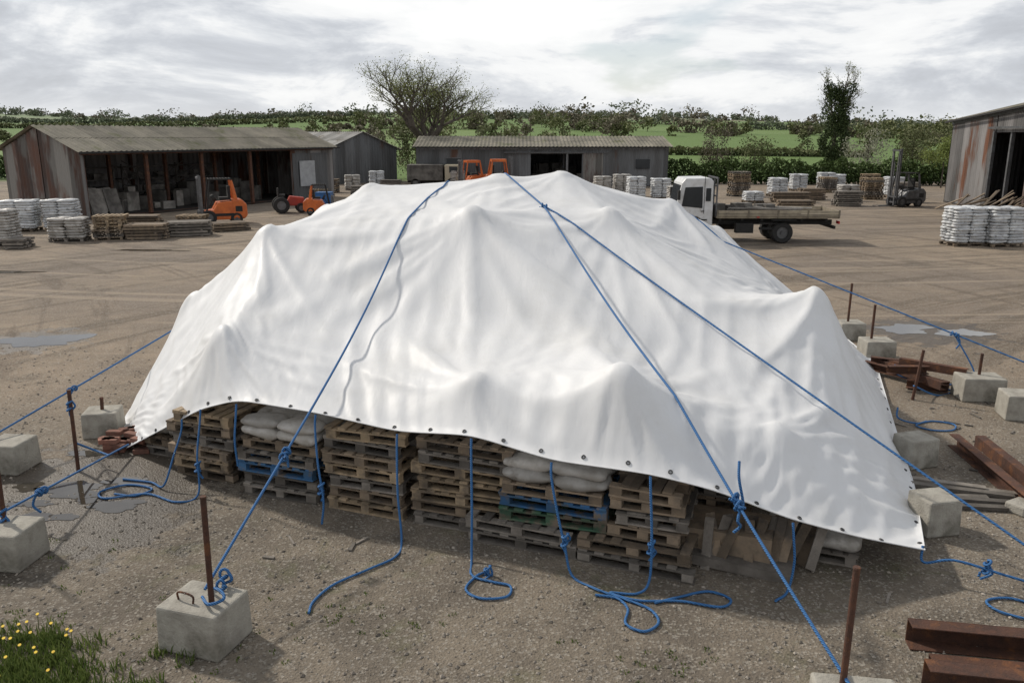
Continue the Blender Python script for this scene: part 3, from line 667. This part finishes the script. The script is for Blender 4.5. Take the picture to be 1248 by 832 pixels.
mb=MB(); mb.box((12,-.2,2.86),(9,.08,.08)); mb.box((3.2,-.07,2.4),(1.4,.06,.06)); mb.box((3.2,-.07,1.4),(1.4,.06,.06)); mb.obj('door_rail',M_steel,e)
mb=MB()
for k in range(25): h=R.uniform(.5,1.8); mb.box((R.uniform(9.5,14.5),R.uniform(3,9),h/2+.03),(R.uniform(.5,1.2),1,h),tint=R.random()**2)
mb.obj('stored_goods',M_mixedp,e)
shed('gabled_shed',(-11.0,80),rad(135),9,7.6,3.1,4.55,M_corrd,M_roofl)
e=shed('corrugated_warehouse',(28.6,55),math.atan2(-19,-2.9),22,9,5.2,6.3,M_corr,M_roof,[(6.9,11.4,4.45)],ev2=6.5,posts=0)
mb=MB(); mb.ruled((11.6,-.15,.05),(16.0,-.15,.05),(11.6,-.15,4.6),(16.0,-.15,4.6),34,.022,0,1,8); mb.obj('sliding_door',M_rustsheet,e)
mb=MB(); mb.box((11.4,-.22,4.7),(10,.1,.12)); mb.box((6.85,-.05,2.25),(.2,.16,4.5)); mb.obj('door_rail',M_steel,e)
mb=MB()
for k in range(18): h=R.uniform(.5,2.2); mb.box((R.uniform(6,14),R.uniform(3,8),h/2+.03),(1.1,1,h),tint=R.random()**2)
mb.obj('stored_goods',M_mixedp,e)
mb=MB()
for k in range(26):
    mb.box((26.2+R.uniform(-1.3,.9),44+R.uniform(-2,4),.5+R.uniform(-.2,.3)),(2.3,.12,.05),(0,rad(R.uniform(-40,-12)),R.uniform(-.5,.8)))
for k in range(12): mb.box((24.6+R.uniform(-.5,.5),43+R.uniform(-.6,.6),.05+.05*k),(2.6,.14,.05),(0,0,R.uniform(-.3,.3)))
mb.obj('timber_pile',[M_wood])
# ---------------------------------------------------------------- vehicles
def wheel(mb,c,r,w,mt=0,mr=1):
    x,y,z=c
    prof=[(0.55,0),(.9,0),(1,.12),(1,.88),(.9,1),(.55,1)]; n=24; vs=[];fs=[]
    for i in range(n):
        a=2*math.pi*i/n
        for q,h in prof: vs.append((x+r*q*math.cos(a),y+w*h,z+r*q*math.sin(a)))
    k=len(prof)
    for i in range(n):
        for j in range(k-1): fs.append((i*k+j,((i+1)%n)*k+j,((i+1)%n)*k+j+1,i*k+j+1))
    mb.add(vs,fs,mt,.5)
    mb.tube((x,y+w*.12,z),(x,y+w*.9,z),r*.56,n=20,mi=mr); mb.tube((x,y-w*.02,z),(x,y+w*.2,z),r*.2,n=12,mi=mr)
def truck():
    e=emp('flatbed_truck',(6.6,33.7,0),rad(-1.5))
    cab=[(.02,.55),(.0,1.15),(.10,1.55),(.28,2.42),(.42,2.6),(1.42,2.62),(1.55,2.5),(1.58,.62),(1.25,.55),(1.15,.95),(.95,1.08),(.6,1.08),(.4,.95),(.3,.55)]
    mb=MB(); T=Matrix.Translation((0,1.0,0)); mb.prism(cab,1.95,T)
    o=mb.obj('cab',M_white,e,bevel=.035)
    mb=MB()
    for yy in (.018,1.982):
        T=Matrix.Translation((0,yy,0)); mb.prism([(.30,1.5),(.42,2.25),(1.12,2.28),(1.14,1.42)],.03,T)
        T=Matrix.Translation((0,yy,0)); mb.prism([(1.26,1.7),(1.26,2.22),(1.46,2.22),(1.46,1.7)],.03,T)
    a=math.atan2(.18,.87); mb.box((.185,1.0,1.98),(.03,1.7,.72),(0,a,0)); mb.obj('windows',M_glass,e)
    mb=MB(); mb.box((-.03,1.0,.55),(.12,2.0,.24)); mb.box((.0,1,1.0),(.05,1.3,.22)); mb.box((.15,-.12,1.95),(.1,.14,.38)); mb.box((.2,2.12,1.95),(.1,.14,.38)); mb.box((.9,.02,.95),(.9,.06,.05))
    mb.box((1.15,-.0,1.30),(.14,.03,.035)); mb.box((1.2,.0,1.95),(.02,.012,1.5))
    mb.obj('bumper_and_trim',M_black,e,bevel=.01)
    mb=MB(); mb.box((-.04,.3,.95),(.06,.3,.18)); mb.box((-.04,1.7,.95),(.06,.3,.18)); mb.obj('headlamps',mat('lamp_lens',(.6,.6,.58),(.5,.5,.5),3,.15,0),e,bevel=.01)
    mb=MB(); 
    for y in (.6,1.4): mb.box((3.9,y,.82),(5.4,.09,.2))
    for x in (1.9,2.8,3.6,5.2,6.2): mb.box((x,1,.95),(.09,1.9,.1))
    mb.box((2.9,.15,.62),(.7,.35,.4)); mb.box((3.9,.1,.6),(.8,.04,.1)); mb.box((3.9,.1,.8),(.8,.04,.06)); mb.tube((2.2,1.9,.6),(2.9,1.9,.6),.25,n=14)
    for x in (.82,4.45): mb.tube((x,.1,.43),(x,1.9,.43),.07)
    mb.box((6.55,1,.65),(.08,1.9,.12)); mb.obj('chassis',M_black,e)
    mb=MB(); mb.box((4.2,1,1.06),(4.95,2.1,.09),tint=.6)
    for y in (-.07,2.07): 
        for k,zz_ in enumerate((1.15,1.28)): mb.box((4.2,y,zz_),(4.9,.035,.115),tint=.5+.4*k)
        for x in (1.75,3.0,4.2,5.4,6.65): mb.box((x,y-.02 if y<1 else y+.02,1.2),(.07,.035,.32),tint=.1)
    mb.box((6.68,1,1.21),(.035,2.1,.24)); mb.obj('load_bed',mat('bed_boards',(.30,.26,.19),(.2,.17,.13),4,.8,.3,tint=.4),e,bevel=.006)
    mb=MB()
    for y in (.1,.7,1.3,1.9): mb.box((1.72,y,1.85),(.06,.06,1.55))
    for zz_ in (1.5,1.9,2.3,2.62): mb.box((1.72,1,zz_),(.05,1.9,.06))
    mb.box((1.72,1,1.3),(.03,1.9,.5)); mb.obj('headboard',M_steel,e)
    mb=MB()
    for k in range(12): mb.tube((2.3+R.uniform(-.2,.6),.15+R.uniform(0,1.7),1.18+.07*(k%4)),(5.0+R.uniform(-.9,.9),.2+R.uniform(0,1.6),1.16+.06*(k%4)),.045,n=8)
    for k in range(9): mb.box((1.95+R.uniform(0,2.2),.3+R.uniform(0,1.4),1.3),(.45,.35,R.uniform(.25,.6)),(0,0,R.random()),tint=.2)
    mb.obj('load',M_mixedp,e)
    mb=MB(); r=.43
    for y,w in ((.0,.26),(2.0,-.26)): wheel(mb,(.82,y,r),r,w)
    for y,w in ((-.02,.5),(2.02,-.5)): wheel(mb,(4.45,y,r),r,w)
    for y in (0,2.0): mb.box((4.45,y,.95),(1.0,.3,.03),mi=0)
    mb.obj('wheels',[M_black,M_steel],e,bevel=0)
    mb=MB(); mb.box((6.72,.2,.85),(.05,.3,.12)); mb.box((6.72,1.8,.85),(.05,.3,.12)); mb.box((3.4,-.09,1.07),(.1,.02,.04)); mb.obj('tail_lamps',mat('red_lens',(.5,.02,.02),(.4,.02,.02),3,.3,0),e)
truck()
def forklift(x,y,rz,mbody,mh=2.1,name='forklift',s_=1.0,gm=None):
    e=emp(name,(x,y,0),rz); e.scale=(s_,s_,s_); T=Matrix.Translation((0,0,0))
    mb=MB(); mb.prism([(-.55,.3),(-.55,.62),(-.2,.66),(.0,1.0),(.95,1.05),(1.12,.9),(1.18,.35),(.9,.22),(-.3,.22)],1.05,T)
    for y_ in (-.46,.46): mb.prism([(.72,1.0),(.9,1.0),(.70,2.0),(.60,2.0)],.07,Matrix.Translation((0,y_,0)))
    mb.obj('body',mbody,e,bevel=.03)
    mb=MB(); mb.prism([(.62,.24),(.62,1.12),(1.05,1.12),(1.26,.9),(1.28,.4),(1.15,.24)],1.10,T); mb.obj('counterweight',mbody,e,bevel=.06)
    mb=MB()
    for y_ in (-.46,.46):
        mb.tube((-.50,y_,.6),(-.28,y_,2.02),.045 if gm else .035); mb.box((.17,y_,2.04),(1.0,.07,.07 if not gm else .16))
    for k in range(8): mb.box((-.28+k*.13,0,2.05),(.035 if not gm else .12,.9,.04 if not gm else .16))
    mb.obj('overhead_guard',gm or M_black,e)
    mb=MB(); mb.box((.35,0,1.15),(.5,.5,.14)); mb.box((.55,0,1.45),(.12,.48,.55)); mb.tube((-.35,0,.8),(-.12,0,1.2),.02); mb.tube((-.2,0,1.15),(-.08,0,1.22),.17,n=14)
    mb.box((.3,-.535,.45),(.9,.02,.12)); mb.box((.9,-.56,.7),(.3,.02,.25))
    mb.obj('seat_and_steering_wheel',M_black,e)
    mb=MB()
    for y_ in (-.33,.33):
        mb.box((-.70,y_,.1+mh/2),(.12,.08,mh)); mb.box((-.76,y_*.75,.1+mh/2-.05),(.07,.06,mh-.1)); mb.tube((-.72,y_*.4,.15),(-.72,y_*.4,mh*.8),.03)
        mb.box((-1.35,y_*.8,.09),(1.05,.11,.04)); mb.box((-.84,y_*.8,.35),(.045,.11,.55))
    for z_ in (.3,.62,mh,): mb.box((-.78,0,z_),(.06,.8,.09))
    mb.obj('mast_and_forks',M_steel,e)
    mb=MB()
    for xx,r in ((-.42,.33),(.78,.27)):
        for y_,w in ((-.56,.22),(.56,-.22)): wheel(mb,(xx,y_,r),r,w)
    mb.obj('wheels',[M_black,M_steel],e)
    return e
forklift(-14.7,41.3,rad(25),M_orange,2.1,s_=1.08)
forklift(-10.6,46.3,rad(190),M_orange,1.2,s_=.8); forklift(-3.4,67.5,rad(20),M_orange,2.1,s_=1.1,gm=M_orange); forklift(-.9,67,rad(-170),M_orange,2.2,s_=1.15,gm=M_orange)
forklift(24.2,51.5,rad(15),M_steel,3.4)
mb=MB()
for (x,y,w,h,d_) in [(-12.2,49,.8,.5,.8),(-11.4,50.5,.9,.9,.9)]: mb.box((x,y,h/2),(w,d_,h)); mb.box((x,y,h+.03),(w*1.04,d_*1.04,.06))
mb.obj('blue_crate',M_bluep,bevel=.02)
e=emp('small_tractor',(-12.7,47.4,0),rad(200)); mb=MB(); mb.prism([(-.8,.4),(-.8,.85),(0,.95),(.1,.7),(.7,.7),(.8,.4)],.6,Matrix.Identity(4)); mb.obj('bonnet',mat('red_paint',(.4,.05,.03),(.3,.04,.03),3,.5,0),e,bevel=.04)
mb=MB(); wheel(mb,(.5,-.6,.45),.45,.25); wheel(mb,(.5,.6,.45),.45,-.25); wheel(mb,(-.6,-.5,.28),.28,.18); wheel(mb,(-.6,.5,.28),.28,-.18); mb.obj('wheels',[M_black,M_steel],e)
mb=MB(); mb.box((.45,0,.98),(.4,.45,.12)); mb.box((.62,0,1.2),(.08,.42,.4)); mb.tube((.0,0,.9),(.15,0,1.15),.02); mb.obj('seat',M_black,e)
e=emp('box_lorry',(-8.9,70,0),0); mb=MB(); mb.box((1.6,1,1.25),(3.0,2,1.3)); mb.obj('body',M_mixedp,e,bevel=.04)
mb=MB(); mb.box((3.85,1,1.15),(1.2,1.9,1.5)); mb.obj('cab',mat('cream_paint',(.45,.4,.3),(.4,.35,.25),3,.4,0),e,bevel=.08)
mb=MB(); mb.box((4.0,.03,1.5),(.7,.03,.5)); mb.box((4.46,1,1.5),(.03,1.6,.5)); mb.obj('windows',M_glass,e)
mb=MB(); wheel(mb,(.8,0,.4),.4,.3); wheel(mb,(3.8,0,.4),.4,.3); wheel(mb,(.8,2,.4),.4,-.3); wheel(mb,(3.8,2,.4),.4,-.3); mb.box((2.2,1,.5),(4.2,1.2,.15)); mb.obj('wheels',[M_black,M_steel],e)
# ---------------------------------------------------------------- vegetation
def quads(C,size):
    n=len(C); a=NR.randn(n,3); a/=np.linalg.norm(a,axis=1,keepdims=True); b_=NR.randn(n,3); b_-=a*(a*b_).sum(1,keepdims=True); b_/=np.linalg.norm(b_,axis=1,keepdims=True)
    s_=(size*(.6+.8*NR.rand(n)))[:,None]
    V=np.stack([C-a*s_*.5,C+b_*s_*.33,C+a*s_*.5,C-b_*s_*.33],1).reshape(-1,3)
    return V,np.arange(n*4).reshape(-1,4)
def mass(name,trees,nl,size,mt,trunks=True,clumps=9,flatb=.1):
    Cs=[];Ts=[];mb=MB()
    for (x,y,z0,w,h) in trees:
        k=clumps; tc=R.random()*.45
        for c in range(k):
            a=NR.rand()*6.28; q=NR.rand()**.5; zz_=flatb+(1-flatb)*NR.rand(); sh=math.sqrt(max(.05,1-((zz_-.45)*1.6)**2))
            cx=x+math.cos(a)*q*w*.36*sh; cy=y+math.sin(a)*q*w*.36*sh; cz=z0+h*(.06+.82*zz_)
            m_=max(4,int(nl/k)); g=NR.randn(m_,3); g/=np.linalg.norm(g,axis=1,keepdims=True); g*=(.3+.85*NR.rand(m_,1))
            rr=w*.2*(.7+.6*NR.rand()); Cs.append(np.array([cx,cy,cz])+g*np.array([rr,rr,rr*.8*min(1.4,h/w+.2)]))
            Ts.append(np.clip(tc+.3*(g[:,2]*.5+.5)+.35*NR.rand(m_)-.05,0,1))  # tint paints in shading: clump tops lighter, undersides darker
        if trunks: mb.tube((x,y,z0-.3),(x,y,z0+h*.7),h*.02,h*.006,n=5)
    C=np.concatenate(Cs); T=np.concatenate(Ts); V,Q_=quads(C,size); mi=None
    ms=[mt] if not isinstance(mt,list) else mt
    if len(ms)>1:
        per=sum(max(4,int(nl/clumps)) for _ in range(clumps)); mi=np.repeat((NR.rand(len(trees))<.45).astype(int),per)[:len(Q_)]
    if trunks:
        e=emp(name); npmesh('foliage',V,Q_,ms,T,parent=e,mi=mi); mb.obj('trunks',M_bark,e)
    else: npmesh(name,V,Q_,ms,T,mi=mi)
zt=lambda x,y: float(hz_(np.array(x),np.array(y,dtype=float)))
tr=[]
for k in range(110):
    x=R.uniform(-95,105); y=R.uniform(105,150); h=R.uniform(3.2,6.0)
    if 16<x<50: continue
    if x<-38: h*=.5
    tr.append((x,y,zt(x,y),h*R.uniform(.8,1.3),h))
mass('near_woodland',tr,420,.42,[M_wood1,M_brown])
tr=[]
for k in range(250):
    x=R.uniform(-190,210); y=R.choice([R.uniform(205,225),R.uniform(265,285),R.uniform(230,330)]); h=R.uniform(3.0,6.0)
    if 30<x<95 and y<232: continue
    if x<-50: 
        if R.random()<.5: continue
        h*=.6
    tr.append((x,y,zt(x,y)-.4,h*R.uniform(1.2,2.0),h))
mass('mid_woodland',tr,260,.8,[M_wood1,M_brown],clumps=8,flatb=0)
tr=[]
for k in range(800):
    y=R.choice([R.uniform(385,400),R.uniform(480,500),R.uniform(570,590),R.uniform(640,670),R.uniform(690,720),R.uniform(700,710)]); x=R.uniform(-.70,.74)*y; h=R.uniform(3.5,6.5)
    if R.random()<.10: h*=R.uniform(1.4,2.1)
    if x<-60 and 370<y<600 and R.random()<.93: continue
    if x>60 and 370<y<500 and R.random()<.6: continue
    tr.append((x,y,zt(x,y)-1.2,h*R.uniform(1.5,2.8),h))
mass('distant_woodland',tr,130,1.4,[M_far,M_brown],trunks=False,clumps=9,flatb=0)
def hedge(name,x0,y0,x1,y1,h,w,mt,n=9000,size=.22,terr=False):
    f=NR.rand(n); x=x0+(x1-x0)*f; y=y0+(y1-y0)*f; g=NR.randn(n,3); g/=np.linalg.norm(g,axis=1,keepdims=True); g*=(.75+.3*NR.rand(n,1))
    hh_=h*(1+.12*np.sin(f*37)+.09*np.sin(f*91+1)); C=np.stack([x,y+g[:,1]*w/2,hh_/2+g[:,2]*hh_/2],1); C[:,2]=np.abs(C[:,2])
    if terr: C[:,2]+=hz_(x,y)
    V,Q_=quads(C,size); npmesh(name,V,Q_,[mt],np.clip(.35+.4*g[:,2]+.3*NR.rand(n)-.1,0,1))  # top light and lower shade of the hedge are put into tint
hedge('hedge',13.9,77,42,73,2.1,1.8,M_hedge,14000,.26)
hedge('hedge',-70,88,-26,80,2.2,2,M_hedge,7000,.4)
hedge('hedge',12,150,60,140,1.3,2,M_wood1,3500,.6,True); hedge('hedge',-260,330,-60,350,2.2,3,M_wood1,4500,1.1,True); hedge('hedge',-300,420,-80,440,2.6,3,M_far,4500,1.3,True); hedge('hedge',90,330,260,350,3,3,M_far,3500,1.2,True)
mass('shrub',[(20.5,84,0,5.0,5.2)],2600,.17,M_brown); mass('shrub',[(36,70,0,4.2,4.0)],2600,.17,M_lime); mass('shrub',[(33,78,0,5,5.4)],2200,.17,M_pale,clumps=14)
mass('shrub',[(26,90,0,5,4.2)],1800,.2,M_wood1); mass('shrub',[(-9,86,0,8,4.6)],3200,.2,M_wood1); mass('shrub',[(-3,90,0,5,4.0)],2000,.2,M_lime)
mass('shrub',[(39,82,0,6,5.2)],2500,.2,M_wood1); mass('shrub',[(44,84,0,6,6)],2500,.2,M_wood1)
def grow(mb,p,d,r,L_,dep,tips,up=.12,nb=(3,4),spread=.6):
    segs=3; q=p
    for i in range(segs):
        d=(d+Vector((R.uniform(-.18,.18),R.uniform(-.18,.18),R.uniform(-.1,.12)+up*.3))).normalized(); q2=q+d*(L_/segs); r2=r*.86
        mb.tube(q,q2,r,r2,n=7 if r>.08 else 4,cap=False); q=q2; r=r2
        if dep<=2: tips.append(tuple(q))
        if i>0 and dep>0 and R.random()<.6:
            s_=(d+Vector((R.uniform(-1,1),R.uniform(-1,1),R.uniform(-.1,.7)))*spread*1.2).normalized(); grow(mb,q,s_,r*.5,L_*.62,dep-1,tips,up,nb,spread)
    if dep<=0: tips.append(tuple(q)); return
    a0=R.random()*6.28; n=R.choice(nb)
    for k in range(n):
        a=a0+k*6.28/n+R.uniform(-.4,.4); o=d.orthogonal().normalized(); s_=(d+(Matrix.Rotation(a,3,d)@o)*spread*R.uniform(.7,1.3)+Vector((0,0,up))).normalized()
        grow(mb,q,s_,r*.66,L_*R.uniform(.68,.85),dep-1,tips,up,nb,spread)
def bigtree(x,y,H,w):
    e=emp('bare_spring_tree',(x,y,0)); mb=MB(); tips=[]
    R.seed(5); grow(mb,Vector((0,0,-.2)),Vector((0,0,1)),.42,2.1,4,tips,.10,(4,4),.66)
    V=np.array(mb.v); T=np.array(tips); cx=(np.percentile(T[:,0],2)+np.percentile(T[:,0],98))/2; cy=(np.percentile(T[:,1],2)+np.percentile(T[:,1],98))/2
    sx=(np.percentile(T[:,0],98)-np.percentile(T[:,0],2))/2; sy=(np.percentile(T[:,1],98)-np.percentile(T[:,1],2))/2; mz=np.percentile(T[:,2],99.5)
    def f(A):
        b_=np.clip(A[:,2]/3,0,1); return np.stack([(A[:,0]-cx*b_)*(1+(w/sx-1)*b_),(A[:,1]-cy*b_)*(1+(w/sy-1)*b_),A[:,2]*H/mz],1)
    mb.v=[tuple(p) for p in f(V)]; mb.obj('branches',M_bark,e)
    n=15000; T=f(T); i=NR.randint(0,len(T),n); C=T[i]+NR.randn(n,3)*.28; V,Q_=quads(C,.125)
    npmesh('leaves',V,Q_,[M_leafbig],NR.rand(n),parent=e); return e
bigtree(-8.2,84,11.0,5.0)
def ivytree(x,y,H):
    e=emp('ivy_covered_tree',(x,y,0)); mb=MB(); tips=[]
    mb.tube((0,0,-.2),(.15,0,H*.45),.3,.2,cap=False); 
    for d_,L_ in (((.13,0,1),H*.45),((-.18,.1,1),H*.42),((.36,.1,1),H*.42)):
        d_=Vector(d_).normalized(); p0=Vector((.15,0,H*.4)); mb.tube(p0,p0+d_*L_,.15,.06,cap=False); grow(mb,p0+d_*L_,d_,.06,.9,2,tips,.2,(3,4),.5)
        for k in range(13): grow(mb,p0+d_*L_*R.uniform(.3,1),Vector((R.uniform(-1,1),R.uniform(-1,1),.5)).normalized(),.045,1.0,1,tips,.15,(3,),.5)
    mb.obj('branches',M_bark,e)
    Cs=[]
    for k in range(135):
        z_=R.uniform(.6,H*.86); f=z_/(H*.9); w=(1.9-.9*f)*(1+.25*math.sin(z_*2.1)); a=R.random()*6.28; c=np.array([.15+1.2*max(0,f-.45)*R.choice([-1,1,2])+math.cos(a)*w*.6,math.sin(a)*w*.6,z_])
        g=NR.randn(100,3); g/=np.linalg.norm(g,axis=1,keepdims=True); Cs.append(c+g*np.array([.48,.48,.6])*(.6+.4*NR.rand(100,1)))
    C=np.concatenate(Cs); V,Q_=quads(C,.18); npmesh('ivy',V,Q_,[M_ivy],NR.rand(len(C)),parent=e)
    T=np.array(tips); i=NR.randint(0,len(T),1400); V,Q_=quads(T[i]+NR.randn(1400,3)*.15,.11); npmesh('leaves',V,Q_,[M_leafbig],NR.rand(1400),parent=e)
ivytree(31.9,84,10.6)
def tufts(name,pts,hmax):
    vs=[];fs=[];T=[]
    for (x,y,n,rd) in pts:
        for k in range(n):
            a=R.random()*6.28; q=rd*math.sqrt(R.random()); px=x+q*math.cos(a); py=y+q*math.sin(a); h=hmax*R.uniform(.3,1); lx,ly=R.uniform(-.5,.5)*h,R.uniform(-.5,.5)*h; w=.004+.004*R.random(); b_=R.random()*3.14; cx,cy=w*math.cos(b_),w*math.sin(b_)
            o=len(vs); vs+=[(px-cx,py-cy,0),(px+cx,py+cy,0),(px+lx*.4+cx*.7,py+ly*.4+cy*.7,h*.65),(px+lx*.4-cx*.7,py+ly*.4-cy*.7,h*.65),(px+lx,py+ly,h)]
            fs+=[(o,o+1,o+2,o+3),(o+3,o+2,o+4)]; t=R.random(); T+=[t,t]
    me=bpy.data.meshes.new(name); me.from_pydata(vs,[],fs); me.materials.append(M_grass)
    a=me.attributes.new('tint','FLOAT','FACE'); a.data.foreach_set('value',T); o=bpy.data.objects.new(name,me); col.objects.link(o)
P_=[(-4.4+R.gauss(0,.5),5.85+R.gauss(0,.33),28,.09) for _ in range(280)]+[(-3.6+R.gauss(0,.3),5.6+R.gauss(0,.2),22,.07) for _ in range(70)]
tufts('grass',P_,.12)
P_=[(R.gauss(-3.4,.9),R.gauss(6.1,.4),9,.04) for _ in range(60)]+[(R.uniform(-6,-4.2),R.uniform(6.4,8.2),10,.05) for _ in range(40)]+[(R.gauss(1.2,.35),R.gauss(6.0,.2),10,.04) for _ in range(22)]+[(R.gauss(-1.6,.7),R.gauss(6.7,.2),9,.04) for _ in range(30)]
tufts('weeds',P_,.03)
e=emp('dandelions'); mb=MB(); mg=MB()
for k in range(26):
    x=-4.2+R.gauss(0,.3); y=6.15+R.gauss(0,.25); h=R.uniform(.09,.16); mg.tube((x,y,0),(x+.01,y,h),.003,n=4); mb.tube((x+.01,y,h),(x+.01,y-.004,h+.010),.009,.014,n=9)
mg.obj('stems',M_grass,e); mb.obj('flowers',M_yel,e)
